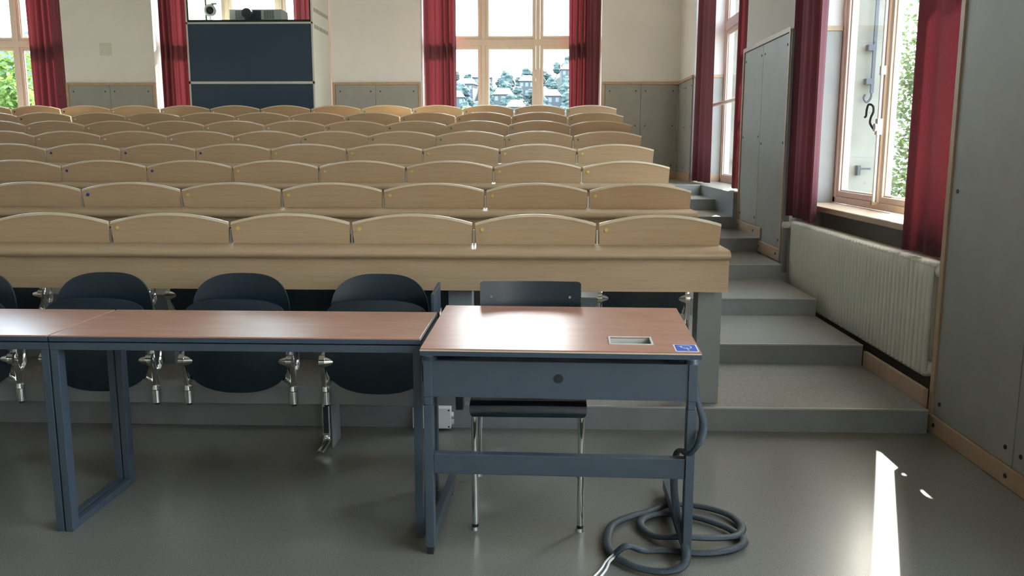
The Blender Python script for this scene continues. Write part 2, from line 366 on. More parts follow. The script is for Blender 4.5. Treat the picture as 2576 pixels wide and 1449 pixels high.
# iron shutter bolts outside the side windows
for (yy, lab) in ((7.045, 'iron shutter bolt on stone reveal outside the window above the radiator'), (11.555, 'iron shutter bolt on stone reveal outside the window by the landing')):
    m = MB(); X = 2.62
    m.box(X-.012, X+.012, yy-.02, yy+.0, 1.85, 3.0, SCREW)
    for z in (1.92, 2.18): m.box(X-.05, X+.012, yy-.022, yy+.043, z, z+.045, SCREW)
    m.tube([(X, yy-.01, 1.86), (X-.005, yy-.01, 1.81), (X-.035, yy-.01, 1.78), (X-.06, yy-.01, 1.81), (X-.05, yy-.01, 1.84)], .009, SCREW, 8, sub=4, upv=(0, 1, 0))
    m.box(X-.07, X-.045, yy-.01, yy+.044, 1.20, 1.28, SCREW); m.box(X-.07, X+.03, yy-.02, yy, 1.245, 1.262, SCREW)
    o = m.build('shutter_bolt'); tag(o, lab, 'bolt')
# safety rail across the landing window
r = MB().cyl((2.19, 8.702, 1.965), (2.19, 11.574, 1.965), .022, .022, WINP, 14); o = r.build('safety_rail', smooth_=True); tag(o, 'round wooden safety rail across the window by the upper landing', 'rail')

# ------------------------------------------------------------------ CURTAINS
def curtain(name, p0, p1, z0, z1, folds, amp, label, seed, group=None):
    rnd = random.Random(seed); p0 = Vector((*p0, 0)); p1 = Vector((*p1, 0)); d = (p1-p0); Lg = d.length; d.normalize(); nrm = Vector((-d.y, d.x, 0))
    ph = [rnd.uniform(0, 6.28) for _ in range(5)]; n = folds*12
    vs = []; fs = []; rows = 9
    for r_ in range(rows):
        t = r_/(rows-1); z = z0+(z1-z0)*t
        for i in range(n+1):
            u = i/n; a = math.sin(u*folds*6.283+ph[0]+.8*math.sin(u*5+ph[1]))
            a = math.copysign(abs(a)**.8, a)*amp*(.6+.4*math.sin(u*7+ph[2]))*(1+.12*math.sin(t*4+ph[3]))
            a += amp*.12*math.sin(u*folds*2.3*6.28+ph[4])
            sh = .012*math.sin(t*3+ph[2])*math.sin(u*9+ph[1])
            q = p0+d*(u*Lg+sh)+nrm*a; vs.append((q.x, q.y, z))
    for r_ in range(rows-1):
        for i in range(n): b_ = r_*(n+1)+i; fs.append((b_, b_+1, b_+n+2, b_+n+1))
    m = MB(); m.add(vs, fs, CURT)
    c0 = Vector(((p0.x+p1.x)/2, (p0.y+p1.y)/2, z0)); m.v = [(v[0]-c0.x, v[1]-c0.y, v[2]-c0.z) for v in m.v]
    o = m.build(name, loc=c0)
    for p in o.data.polygons: p.use_smooth = True
    s_ = o.modifiers.new('solid', 'SOLIDIFY'); s_.thickness = .003
    return tag(o, label, 'curtain', group)
curtain('curtain', (-7.72, 12.95), (-7.18, 12.95), 1.52, TOPZ, 5, .05, 'dark red curtain at right side of the far left back window', 1)
curtain('curtain', (-5.70, 12.95), (-5.29, 12.95), 1.52, TOPZ, 5, .05, 'red curtain left of the projection booth', 2)
curtain('curtain', (-3.70, 12.96), (-3.20, 12.96), 1.52, TOPZ, 5, .04, 'red curtain seen through the glass of the projection booth', 3)
curtain('curtain', (-1.755, 12.95), (-1.285, 12.95), 1.52, TOPZ, 5, .05, 'red curtain at left side of the central back window', 4)
curtain('curtain', (.385, 12.95), (.835, 12.95), 1.52, TOPZ, 5, .05, 'red curtain at right side of the central back window', 5)
curtain('curtain', (2.02, 10.55), (2.02, 11.57), LAND+.02, TOPZ, 3, .05, 'red curtain at far side of the window by the landing', 6)
curtain('curtain', (2.03, 8.76), (2.03, 9.20), LAND+.02, TOPZ, 3, .04, 'dark red curtain at near side of the window by the landing', 7)
curtain('curtain', (2.02, 6.36), (2.02, 7.06), .872, TOPZ, 3, .045, 'red curtain at far end of the radiator', 8)
curtain('curtain', (2.045, 4.262), (2.045, 4.86), .86, TOPZ, 2, .045, 'dark red curtain over near end of the radiator, beside grey pillar', 9)

# ------------------------------------------------------------------ RADIATOR
rad = thing('radiator', 'long white column radiator under the side window', 'radiator', (2.08, 4.45, 0))
N = 46; pitch = .0553
sec = MB()
for xx in (-.042, .042):
    sec.tube([(xx, .022, .225), (xx, .022, .25), (xx, .022, .80), (xx, .022, .82)], .0165, RADW, 10, radii=[.010, .0165, .0165, .010])
for zz in (.235, .815): sec.tube([(-.055, .022, zz), (-.042, .022, zz), (.042, .022, zz), (.055, .022, zz)], .018, RADW, 10, radii=[.010, .020, .020, .010])
for zz in (.265, .785): sec.cyl((0, -.006, zz), (0, .05, zz), .024, .024, RADW, 14)
s0 = sec.build('radiator_section', rad, smooth_=True)
for i in range(1, N):
    c = s0.copy(); COL.objects.link(c); c.parent = rad; c.location = (0, i*pitch, 0)
m = MB().cyl((0, -.035, .785), (0, .0, .785), .03, .036, RADW, 16).cyl((0, -.06, .785), (0, -.035, .785), .012, .012, SATIN, 10)
m.build('radiator_plug', rad, smooth_=True)
m = MB().cyl((0, -.035, .265), (0, .0, .265), .03, .036, RADW, 16).cyl((0, -.07, .265), (0, -.035, .265), .012, .012, SATIN, 10).cyl((0, -.055, .23), (0, -.055, .265), .010, .010, RADW, 10)
m.build('radiator_plug', rad, smooth_=True)
v = MB().cyl((-.03, N*pitch+.02, .80), (-.01, N*pitch+.02, .80), .016, .016, SATIN, 12).cyl((-.115, N*pitch+.02, .80), (-.03, N*pitch+.02, .80), .022, .026, WHITE, 18)
for i in range(5): v.cyl((-.11+.017*i, N*pitch+.02, .80), (-.102+.017*i, N*pitch+.02, .80), .0275, .0275, WHITE, 18)
v.cyl((-.02, N*pitch+.02, .80), (0, N*pitch-.01, .785), .014, .014, WHITE, 10)
v.build('thermostat_valve', rad, smooth_=True)
m = MB()
for yy in (.35, 1.3, 2.2): m.box(.05, .219, yy-.012, yy+.012, .30, .33, RADW); m.box(.05, .219, yy-.012, yy+.012, .70, .73, RADW)
m.build('wall_bracket', rad)

# ------------------------------------------------------------------ BENCH ROWS
SW = .6304; XR = .912
def panel_mesh():
    """curved-top beech panel; local origin at its right bottom, x to the left is negative"""
    w = SW-.016; n = 28; hb, ht = .111, .046; th = .018
    top = [(-w+ w*i/n, hb+ht*(1-((i/n-.5)*2)**2)) for i in range(n+1)]
    taper = .004
    def lean(x, z): return -.0165*z/.11
    ch = .013
    body = MB(); edge = MB()
    front = [(x, z-ch) for x, z in top]
    prof = [(-w+taper, 0)]+front+[(-taper, 0)]
    nn = len(prof)
    vs = [(x, lean(x, z), z) for x, z in prof]+[(x, lean(x, z)+th, z) for x, z in prof]
    body.add(vs, [tuple(range(nn)), tuple(reversed(range(nn, 2*nn)))]+[(i, nn+i, nn+(i+1) % nn, (i+1) % nn) for i in range(nn)], BEECH)
    # light solid lipping along the curved top
    vs = []
    for x, z in top:
        vs += [(x, lean(x, z)-.0006, z-ch), (x, lean(x, z)+.004, z-.001), (x, lean(x, z)+.008, z), (x, lean(x, z)+th+.0006, z), (x, lean(x, z)+th+.0006, z-ch)]
    fs = []
    for i in range(n):
        for k in range(5): a_ = i*5+k; b_ = i*5+(k+1) % 5; fs.append((a_, b_, b_+5, a_+5))
    fs += [(0, 1, 2, 3, 4), tuple(n*5+k for k in (4, 3, 2, 1, 0))]
    edge.add(vs, fs, BEECHL)
    return body, edge
bodyMB, edgeMB = panel_mesh()
PROTO = None
def disc_mat(k, j):
    if k == 0: return YEL, 'yellow'
    if k in (1, 2, 3): return (YEL, 'yellow') if j < 5 else (BLU, 'blue')
    if j < 5: return GRN, 'green'
    lim = 10
    return (CRM, 'cream') if j < lim or k < 6 else (DRK, 'dark')
DISC = {}
def bench_panel(k, j):  # upright panels taken for folded-up writing flaps, not seats
    global PROTO
    x = XR-.006-j*SW; y = 4.335+k*STEP_P; z = .9255+k*STEP_H
    dm, dn = disc_mat(k, j)
    lab = 'curved beech desk flap with %s dot, %s in the %s row' % (dn, ORD[j], ROWN[k])
    if PROTO is None:
        t = thing('desk_flap', lab, 'bench', (x, y, z)); PROTO = t
        bodyMB.build('flap_board', t); edgeMB.build('edge_lipping', t)
    else:
        t = dup_nodisc(PROTO, (x, y, z), lab)
    t['group'] = 'curved beech desk flaps of the tiered rows'
    if dn not in DISC:
        mm = MB().cyl((0, .0005, 0), (0, -.003, 0), .0098, .0098, dm, 18); o = mm.build('number_disc', t); DISC[dn] = o
    else:
        o = DISC[dn].copy(); COL.objects.link(o); o.parent = t
    o.location = (-SW+.052, -.0125, .078)
def dup_nodisc(root, loc, lab):
    r = root.copy(); COL.objects.link(r); r.location = loc; r['label'] = lab
    for ch in root.children:
        if ch.name.startswith('number_disc'): continue
        c = ch.copy(); COL.objects.link(c); c.parent = r
    return r
NJ = []
for k in range(8):
    yk = 4.335+k*STEP_P; nj = min(14, math.ceil((XR+.617*yk+.75)/SW)); NJ.append(nj)
    dz = k*STEP_H; dy = k*STEP_P; xl = XR-nj*SW-.01
    t = thing('bench_counter', 'long beech bench ledge with rolled front edge, %s row' % ROWN[k], 'ledge', (XR, 4.1+dy, (k+1)*STEP_H), group='beech bench ledges of the tiered rows')
    L = xl-XR
    def Y(v): return v-4.1
    def Z(v): return v-STEP_H
    prof = [(Y(4.40), Z(.925)), (Y(4.40), Z(.90)), (Y(4.17), Z(.878)), (Y(4.135), Z(.876)), (Y(4.112), Z(.880)), (Y(4.1), Z(.890)), (Y(4.097), Z(.900)), (Y(4.1), Z(.911)), (Y(4.110), Z(.920)), (Y(4.128), Z(.925))]
    MB().prism_x(prof, L, 0, BEECH).build('ledge', t, smooth_=True)
    MB().box(L, .004, Y(4.15), Y(4.17), Z(.715), Z(.8775), BEECH).build('front_board', t, bevel=.0015)
    pl = []
    x = -.003
    first = True
    while x > L+.2:
        MB().box(x-.12, x, Y(4.25), Y(4.38), .0, Z(.9), GREYP).build('end_post' if first else 'support_post', t, bevel=.002)
        x -= 2*SW; first = False
    # narrow metal dividers between the panels
    for j in range(1, nj):
        xx = -.006-j*SW+.008; MB().box(xx-.003, xx+.003, Y(4.333), Y(4.35), Z(.925), Z(.925)+.075, SATIN).build('divider_bracket', t)
    for j in range(nj): bench_panel(k, j)

# ------------------------------------------------------------------ FOLDING SWIVEL SEATS
def swivel_seat():
    t = thing('folding_chair', 'x', 'chair', (0, 0, 0))
    # tipped-up seat shell
    def shell(prof_half, y, curve, th, name, mt, ny=lambda z: 0):
        rows = []; nx = 20
        for z, hw in prof_half: rows.append((z, hw))
        vs = []; fs = []
        for side in (0, 1):
            for z, hw in rows:
                for i in range(nx+1):
                    u = -1+2*i/nx; x = u*hw
                    vs.append((x, y+curve*(x/.24)**2+ny(z)+side*th, z))
        R_, C_ = len(rows), nx+1; o_ = R_*C_
        for r_ in range(R_-1):
            for i in range(nx):
                a = r_*C_+i; fs.append((a, a+1, a+C_+1, a+C_)); fs.append((o_+a, o_+a+C_, o_+a+C_+1, o_+a+1))
        for r_ in range(R_-1):
            a = r_*C_; fs.append((a, a+C_, o_+a+C_, o_+a)); a = r_*C_+nx; fs.append((a, o_+a, o_+a+C_, a+C_))
        for i in range(nx):
            a = i; fs.append((a, o_+a, o_+a+1, a+1)); a = (R_-1)*C_+i; fs.append((a, a+1, o_+a+1, o_+a))
        return MB().add(vs, fs, mt).build(name, t, smooth_=True)
    # seat: wide arc top and deep round bottom
    prof = []
    for i in range(15): a = math.pi/2*(1-i/14); prof.append((.43-.145*math.sin(a)**.85, max(.001, .238*math.cos(a)**.85)))
    for i in range(1, 8): prof.append((.43+.23*i/8, .238-.008*i/8))
    for i in range(15): a = math.pi/2*i/14; prof.append((.66+.068*math.sin(a)**.9, max(.001, .230*math.cos(a)**.75)))
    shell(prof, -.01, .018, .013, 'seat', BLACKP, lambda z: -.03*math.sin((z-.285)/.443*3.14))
    crown = [(.50, .205), (.56, .212), (.62, .219)]
    for i in range(1, 19):
        a = math.pi/2*i/18; crown.append((.62+.208*math.sin(a)**(2/2.9), max(.001, .2315*math.cos(a)**(2/2.9)) if i < 18 else .001))
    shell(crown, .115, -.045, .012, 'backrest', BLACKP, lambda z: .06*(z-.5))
    for sgn in (-1, 1):
        x = sgn*.25
        m = MB()
        m.cyl((x, .03, .225), (x, .03, .285), .021, .021, CHROME, 12); m.cyl((x, .03, .288), (x, .03, .31), .021, .018, CHROME, 12)
        m.cyl((x, .03, .214), (x, .03, .225), .012, .012, BLACK, 10)
        m.tube([(x, .03, .30), (x+sgn*.004, .02, .35), (x+sgn*.004, -.0, .41), (x+sgn*.004, -.005, .445), (x-sgn*.006, .02, .49), (x-sgn*.010, .05, .54), (x-sgn*.010, .10, .60)], .016, CHROME, 10, flat=.8, sub=4, radii=[.019, .018, .017, .018, .014, .013, .012])
        m.tube([(x-sgn*.0, .03, .31), (x-sgn*.02, .015, .335), (x-sgn*.035, .0, .355)], .012, CHROME, 8, sub=3)
        m.build('arm', t, smooth_=True)
        m = MB(); m.cyl((x+sgn*.014, -.008, .440), (x-sgn*.004, -.008, .440), .030, .030, CHROME, 20); m.cyl((x-sgn*.004, -.008, .440), (x-sgn*.012, -.008, .440), .0315, .0315, CHROME, 20)
        m.cyl((x-sgn*.012, -.008, .440), (x-sgn*.056, -.008, .440), .029, .014, CHROME, 20); m.cyl((x-sgn*.056, -.008, .440), (x-sgn*.06, -.008, .440), .009, .009, BLACK, 12)
        m.build('pivot_cone', t, smooth_=True)
    m = MB().tube([(.262, .10, .60), (.268, .07, .50), (.270, .05, .42), (.262, .045, .385), (.250, .03, .375), (.243, .02, .40)], .008, CHROME, 8, sub=5, flat=1.4)
    m.build('stop_loop', t, smooth_=True)
    return t
seat0 = swivel_seat()
cx_ = [-.755, -1.41, -2.065, -2.72]
labs = ['black plywood folding seat beside the accessible desk, behind long table', 'black plywood folding seat, second left of the accessible desk', 'black plywood folding seat behind the seam of the long tables',
        'black plywood folding seat cut off by the left picture edge']
for i, (x, lb) in enumerate(zip(cx_, labs)):
    if i == 0: seat0.location = (x, 3.80, 0); seat0['label'] = lb; seat0['group'] = 'black folding seats behind the long tables'
    else: dup(seat0, (x, 3.80, 0), label=lb)
nm = ['nearest the aisle steps', 'directly behind the loose black chair', 'third from the aisle steps', 'fourth from the aisle steps', 'fifth from the aisle steps', 'sixth from the aisle steps', 'seventh from the aisle steps']
for i in range(7):
    dup(seat0, (.588-i*SW, 4.86, STEP_H), label='black folding seat below the front beech bench, '+nm[i], group='black folding seats under the front bench')
# mounting beams
t = thing('seat_beam', 'grey metal beam carrying the black folding seats behind the long tables', 'beam', (-.40, 3.905, 0))
MB().box(-3.9, 0, -.045, .045, .213, .30, GREYP).build('beam', t, bevel=.003)
MB().box(0, .035, -.04, .04, .19, .29, BLACK).build('end_cap', t, bevel=.004)
for px_ in (-.612, -2.6):
    m = MB(); m.box(px_-.017, px_+.017, -.075, -.045, .06, .24, CHROME)
    m.tube([(px_, -.06, .07), (px_-.0, -.07, .04), (px_-.005, -.12, .022), (px_-.012, -.165, .012)], .02, CHROME, 10, sub=4, radii=[.018, .02, .018, .018])
    m.box(px_-.012, px_+.012, -.078, -.074, .08, .21, BLACK); m.box(px_+.019, px_+.026, -.05, .10, .0, .21, GREYP)
    m.build('support_foot', t, bevel=.003)
t = thing('seat_beam', 'grey metal beam below the front beech bench', 'beam', (.78, 4.965, STEP_H))
MB().box(-4.9, 0, -.045, .045, .213, .30, GREYP).build('beam', t, bevel=.003)
for px_ in (-.5, -1.76, -3.02, -4.28): MB().box(px_-.03, px_+.03, -.03, .03, 0, .213, GREYP).build('support_foot', t)
# folded armrest plate at the right end of the seat row
t = thing('armrest_plate', 'dark grey metal plate at the end of the folding seat row', 'armrest', (-.47, 3.93, 0))
MB().hexa([(-.010, -.30, .695), (.004, -.30, .695), (-.010, -.05, .66), (.004, -.05, .66), (-.010, -.30, .785), (.004, -.30, .785), (-.010, -.05, .80), (.004, -.05, .80)], METAL).build('plate', t, bevel=.003)
MB().tube([(.0, -.06, .68), (.012, -.06, .5), (.012, -.04, .32), (.012, .0, .295)], .010, CHROME, 8, sub=4).build('bracket', t, smooth_=True)

# ------------------------------------------------------------------ LONG TABLES
def long_table(x0, x1, label):
    t = thing('long_table', label, 'table', (x0, 2.92, 0), group='long terracotta topped tables')
    w = x1-x0; d = .50; h = .748
    MB().box(.002, w-.002, 0.002, d-.002, h-.006, h, TERRA).build('table_top', t, bevel=.0015)
    b = MB().box(0, w, 0, d, h-.022, h-.0061, METALD); b.box(.02, w-.02, .01, d-.01, h-.026, h-.022, BLACK); b.build('table_edge', t, bevel=.002)  # black strip paints the shaded gap between slab and frame
    z1 = h-.026
    m = MB().box(.0, w, .002, .03, z1-.027, z1, METAL).box(.0, w, d-.03, d-.002, z1-.027, z1, METAL).box(.0, .028, .03, d-.03, z1-.027, z1, METAL).box(w-.028, w, .03, d-.03, z1-.027, z1, METAL)
    m.build('frame', t, bevel=.0015)
    for xx in (0.001, w-.029):
        for yy in (.002, d-.047): MB().box(xx, xx+.028, yy, yy+.045, .0, z1-.027, METAL).build('leg', t, bevel=.002)
        MB().box(xx, xx+.028, .047, d-.047, .0, .028, METAL).build('runner', t, bevel=.002)
    return t
long_table(-1.765, -.425, 'long table with terracotta top and slate legs, beside the accessible desk')
long_table(-3.12, -1.769, 'long table with terracotta top, cut off by the left picture edge')

# ------------------------------------------------------------------ ACCESSIBLE DESK
dk = thing('accessible_desk', 'height adjustable desk with terracotta top and blue wheelchair sticker', 'desk', (.0615, 2.753, 0), math.radians(-1.5))
hw = .4675
tilt = math.radians(2.55); D = .645
def tp(x, y, z): return (x, y*math.cos(tilt)-(z)*math.sin(tilt), .75+y*math.sin(tilt)+z*math.cos(tilt))
def tbox(m, x0, x1, y0, y1, z0, z1, mt):
    m.hexa([tp(x, y, z) for z in (z0, z1) for y in (y0, y1) for x in (x0, x1)], mt)
hx0, hx1, hy0, hy1 = .176, .312, .092, .178      # socket opening
m = MB()
tbox(m, -hw+.002, hx0, .002, D-.002, -.005, 0, TERRA); tbox(m, hx1, hw-.002, .002, D-.002, -.005, 0, TERRA)
tbox(m, hx0, hx1, .002, hy0, -.005, 0, TERRA); tbox(m, hx0, hx1, hy1, D-.002, -.005, 0, TERRA)
m.build('table_top', dk)
m = MB()
tbox(m, -hw, hx0, 0, D, -.025, -.0051, METALD); tbox(m, hx1, hw, 0, D, -.025, -.0051, METALD); tbox(m, hx0, hx1, 0, hy0, -.025, -.0051, METALD); tbox(m, hx0, hx1, hy1, D, -.025, -.0051, METALD)
tbox(m, -hw+.0005, hw-.0005, -.0008, .001, -.0085, -.0045, BEECHL)
m.build('table_edge', dk)
m = MB(); e_ = .007
tbox(m, hx0-e_, hx1+e_, hy0-e_, hy0, -.004, .0022, LGREY); tbox(m, hx0-e_, hx1+e_, hy1, hy1+e_, -.004, .0022, LGREY)
tbox(m, hx0-e_, hx0, hy0, hy1, -.004, .0022, LGREY); tbox(m, hx1, hx1+e_, hy0, hy1, -.004, .0022, LGREY)
so_ = m.build('socket_frame', dk)
m = MB(); tbox(m, hx0, hx0+.002, hy0, hy1, -.06, -.004, GREYP); tbox(m, hx1-.002, hx1, hy0, hy1, -.06, -.004, GREYP); tbox(m, hx0, hx1, hy0, hy0+.002, -.06, -.004, GREYP); tbox(m, hx0, hx1, hy1-.002, hy1, -.06, -.004, LGREY)
tbox(m, hx0, hx1, hy0, hy1, -.062, -.06, BROWNIN); tbox(m, hx0+.03, hx1-.03, hy0+.015, hy0+.022, -.045, -.035, BLACK)
m.build('socket_tray', so_)
# wheelchair sticker
sx0, sx1, sy0, sy1 = .384, .461, .010, .096
m = MB(); 
def rrect(m, x0, x1, y0, y1, r, z, mt, th=.0004):
    pts = []
    for cx0, cy0, a0 in ((x1-r, y1-r, 0), (x0+r, y1-r, 90), (x0+r, y0+r, 180), (x1-r, y0+r, 270)):
        for q in range(5): a = math.radians(a0+q*22.5); pts.append((cx0+r*math.cos(a), cy0+r*math.sin(a)))
    n = len(pts); m.add([tp(x, y, z) for x, y in pts]+[tp(x, y, z+th) for x, y in pts], [tuple(range(n, 2*n))]+[(i, (i+1) % n, n+(i+1) % n, n+i) for i in range(n)], mt)
rrect(m, sx0, sx1, sy0, sy1, .007, .0001, SIGNW)
rrect(m, sx0+.004, sx1-.004, sy0+.004, sy1-.004, .005, .0005, BLUESIGN, .0003)
scx, scy = (sx0+sx1)/2, (sy0+sy1)/2
def sym(pts, wd):      # strokes; symbol is turned round so that the person seated behind can read it
    P = [(scx-px_*.029, scy-py_*.034) for px_, py_ in pts]
    for (a, b_), (c, d_) in zip(P[:-1], P[1:]):
        L_ = math.hypot(c-a, d_-b_); nx_, ny_ = -(d_-b_)/L_*wd, (c-a)/L_*wd
        m.add([tp(a+nx_, b_+ny_, .0011), tp(c+nx_, d_+ny_, .0011), tp(c-nx_, d_-ny_, .0011), tp(a-nx_, b_-ny_, .0011)], [(0, 1, 2, 3)], SIGNW)
sym([(-.18, .55), (-.12, 0.0), (.42, 0.0), (.62, -.62), (.88, -.55)], .0022)
sym([(-.15, .28), (.3, .28)], .0018)
sym([(-.30+.0, .18)]+[(-.02+.62*math.cos(a), -.28+.56*math.sin(a)) for a in [math.radians(130+i*14) for i in range(16)]], .0020)
hc = [(scx+.18*.029+.0042*math.cos(a), scy-.80*.034+.0042*math.sin(a)) for a in [i*.4488 for i in range(14)]]
m.add([tp(x, y, .0011) for x, y in hc], [tuple(range(14))], SIGNW)
m.build('wheelchair_sticker', dk)
# frame
ft = .702
m = MB().box(-hw+.032, hw-.032, .028, .046, .575, ft, METAL); m.box(-hw+.032, hw-.032, .046, .50, ft-.004, ft, METAL); m.box(-hw+.032, hw-.032, .49, .50, .60, ft, METAL)
m.box(-hw+.032, -hw+.04, .046, .49, .60, ft-.004, METAL); m.box(hw-.04, hw-.032, .046, .49, .60, ft-.004, METAL)
ap = m.build('drawer_box', dk, bevel=.001)
m = MB().cyl((-.002, .0285, .646), (-.002, .025, .646), .0155, .0155, BLACK, 24); m.cyl((-.002, .026, .646), (-.002, .022, .646), .008, .008, BLACK, 16); m.box(-.0095, -.0035, .0235, .0255, .6445, .6475, SATIN); m.build('lock', ap)
for sgn in (-1, 1):
    xo = sgn*hw*.985; xi = xo-sgn*.030
    m = MB().box(xo, xi, .022, .07, .575, ft, METAL); m.box(xo-sgn*.003, xi+sgn*.001, .024, .066, .545, .575, METAL); m.box(xo, xi, .022, .07, .028, .545, METAL)
    lg = m.build('leg', dk, bevel=.002)
    MB().box(xo-sgn*.004, xi+sgn*.004, .03, .062, 0, .028, BLACK).build('foot_pad', lg)
    m = MB(); xa, xb = min(xo, xi), max(xo, xi)
    m.hexa([(xa, .07, .03), (xb, .07, .03), (xa, .62, .022), (xb, .62, .022), (xa, .07, .085), (xb, .07, .085), (xa, .62, .062), (xb, .62, .062)], METAL)
    m.box(xa+.004, xb-.004, .545, .58, 0, .025, BLACK)
    m.build('foot_runner', dk, bevel=.002)
    m = MB().cyl((xo-sgn*.018, .05, ft), (xo-sgn*.018, .05, ft+.012), .026, .020, METAL, 16); m.cyl((xo-sgn*.018, .05, ft+.012), (xo-sgn*.018, .05, ft+.026), .020, .015, GREYP, 16); m.build('corner_buffer', dk, smooth_=True)
    m = MB().box(xo-sgn*.05, xo-sgn*.07, .10, .48, ft, ft+.028, METAL); m.cyl((xo-sgn*.06, .47, ft), (xo-sgn*.06, .47, ft+.045), .012, .012, METAL, 12); m.build('lift_bracket', dk)
MB().box(-hw+.037, hw-.037, .028, .064, .300, .372, METAL).build('cross_rail', dk, bevel=.003)
MB().box(-.30, .36, .12, .14, ft, ft+.022, SATIN).build('lift_rod', dk)
# cable in black sleeve
C_ = [(.531, 2.84, .62), (.537, 2.825, .56), (.549, 2.775, .50), (.530, 2.728, .455), (.500, 2.735, .405), (.480, 2.825, .385), (.474, 2.87, .33), (.472, 2.86, .24), (.482, 2.83, .14), (.500, 2.78, .07), (.49, 2.70, .03), (.42, 2.665, .018), (.33, 2.69, .018), (.262, 2.77, .018), (.243, 2.87, .018),
      (.27, 3.01, .018), (.345, 3.09, .019), (.42, 3.14, .018), (.52, 3.215, .018), (.63, 3.20, .018), (.725, 3.13, .018), (.755, 3.03, .018), (.715, 2.93, .025), (.62, 2.865, .045), (.50, 2.86, .05), (.42, 2.93, .018), (.378, 3.02, .018), (.41, 3.09, .019), (.50, 3.125, .018), (.60, 3.095, .018), (.70, 3.005, .018),
      (.735, 2.90, .018), (.67, 2.83, .018), (.56, 2.80, .018), (.44, 2.815, .02), (.36, 2.80, .025), (.30, 2.76, .06), (.262, 2.755, .035)]
cb = thing('cable', 'long slate blue braided cable coiled on floor at desk leg', 'cable', (.5, 2.9, 0))
MB().tube([(a-.5, b_-2.9, c) for a, b_, c in C_], 0.0165, CABLE, 12, sub=6, flat=.6, radii=[.010, .011, .014, .015, .014, .012, .012, .014]+[.0165]*(len(C_)-8)).build('cable_sleeve', cb, smooth_=True)
m = MB()
for off in (-.006, .006, 0): m.tube([(.262-.5+off, 2.76-2.9, .028), (.235-.5+off, 2.735-2.9, .015), (.215-.5+off*1.5, 2.69-2.9, .006), (.17-.5+off*2, 2.60-2.9, .005)], .0045 if off else .003, WHITE if off else BLACK, 8, sub=5)
m.build('white_wires', cb, smooth_=True)

# ------------------------------------------------------------------ LOOSE BLACK CHAIR
ch = thing('stacking_chair', 'black plywood chair with chrome legs behind the accessible desk', 'chair', (-.045, 3.0, 0))
def curved_panel(name, hw, nx, pts, th, mt):
    """pts: (y, z, ny, nz, bow, width factor)"""
    vs = []; R_ = len(pts)
    for side in (0, 1):
        for (y, z, ny_, nz_, bow, wf) in pts:
            for i in range(nx+1):
                u = 2*i/nx-1; x = hw*wf*u; bb = bow*(1-(u*wf)**2)
                vs.append((x, y+ny_*(th*side)+bb*ny_, z+nz_*(th*side)+bb*nz_))
    C2 = nx+1; o_ = R_*C2; fs = []
    for r_ in range(R_-1):
        for i in range(nx): a = r_*C2+i; fs += [(a, a+1, a+C2+1, a+C2), (o_+a, o_+a+C2, o_+a+C2+1, o_+a+1)]
        a = r_*C2; fs.append((a, a+C2, o_+a+C2, o_+a)); a += nx; fs.append((a, o_+a, o_+a+C2, a+C2))
    for i in range(nx): a = i; fs.append((a, o_+a, o_+a+1, a+1)); a = (R_-1)*C2+i; fs.append((a, a+1, o_+a+1, o_+a))
    return MB().add(vs, fs, mt).build(name, ch, smooth_=True)
# seat: waterfall front edge
sp = [(-.022, .4455, 1, .1, 0, .90), (-.026, .448, 1, 0, 0, .955), (-.029, .456, 1, -.1, 0, .985), (-.030, .470, .95, -.3, 0, 1), (-.022, .488, .6, -.8, -.002, 1), (0, .497, .1, -1, -.004, 1), (.05, .497, 0, -1, .006, 1), (.2, .489, 0, -1, .010, .98), (.36, .483, 0, -1, .008, .93), (.42, .485, 0, -1, .004, .86)]
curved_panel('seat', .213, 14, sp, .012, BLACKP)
def rr2(q, r=.10):
    e = min(q, 1-q)
    return 1-.075*(1-math.sqrt(max(0, 1-((r-e)/r)**2))) if e < r else 1
bp_ = []
for q in (0, .02, .05, .1, .3, .5, .7, .9, .94, .97, .99, 1): bp_.append((.50+.012*q, .745+.118*q, 1, -.1, .035, rr2(q)))
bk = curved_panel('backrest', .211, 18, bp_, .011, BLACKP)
m = MB()
for xx in (-.165, .165): m.cyl((xx, .521, .796), (xx, .514, .796), .006, .005, SATIN, 10)
m.build('backrest_screws', ch)
for sgn in (-1, 1):
    x = sgn*.196
    MB().tube([(x, .0, .012), (x, .0, .2), (x, .0, .44), (x, .012, .470), (x, .04, .478)], .012, CHROME, 12, sub=3).build('leg', ch, smooth_=True)
    MB().tube([(x*1.13, .53, .012), (x*1.10, .47, .2), (x*1.03, .40, .44), (x, .38, .468), (x, .34, .473)], .012, CHROME, 12, sub=3).build('leg', ch, smooth_=True)
    MB().tube([(x, .04, .473), (x, .34, .473)], .010, CHROME, 10).build('seat_rail', ch, smooth_=True)
    MB().tube([(x*.97, .34, .475), (x*.97, .45, .49), (x*.95, .50, .55), (x*.92, .521, .66), (x*.85, .533, .80), (x*.85, .536, .84)], .010, CHROME, 10, sub=4).build('back_tube', ch, smooth_=True)
    for (fx, fy) in ((x, 0), (x*1.13, .53)):
        MB().cyl((fx, fy, .012), (fx, fy, .024), .0125, .0125, BLACK, 12).cyl((fx, fy, 0), (fx, fy, .012), .016, .013, SATIN, 12).build('foot_cap', ch, smooth_=True)

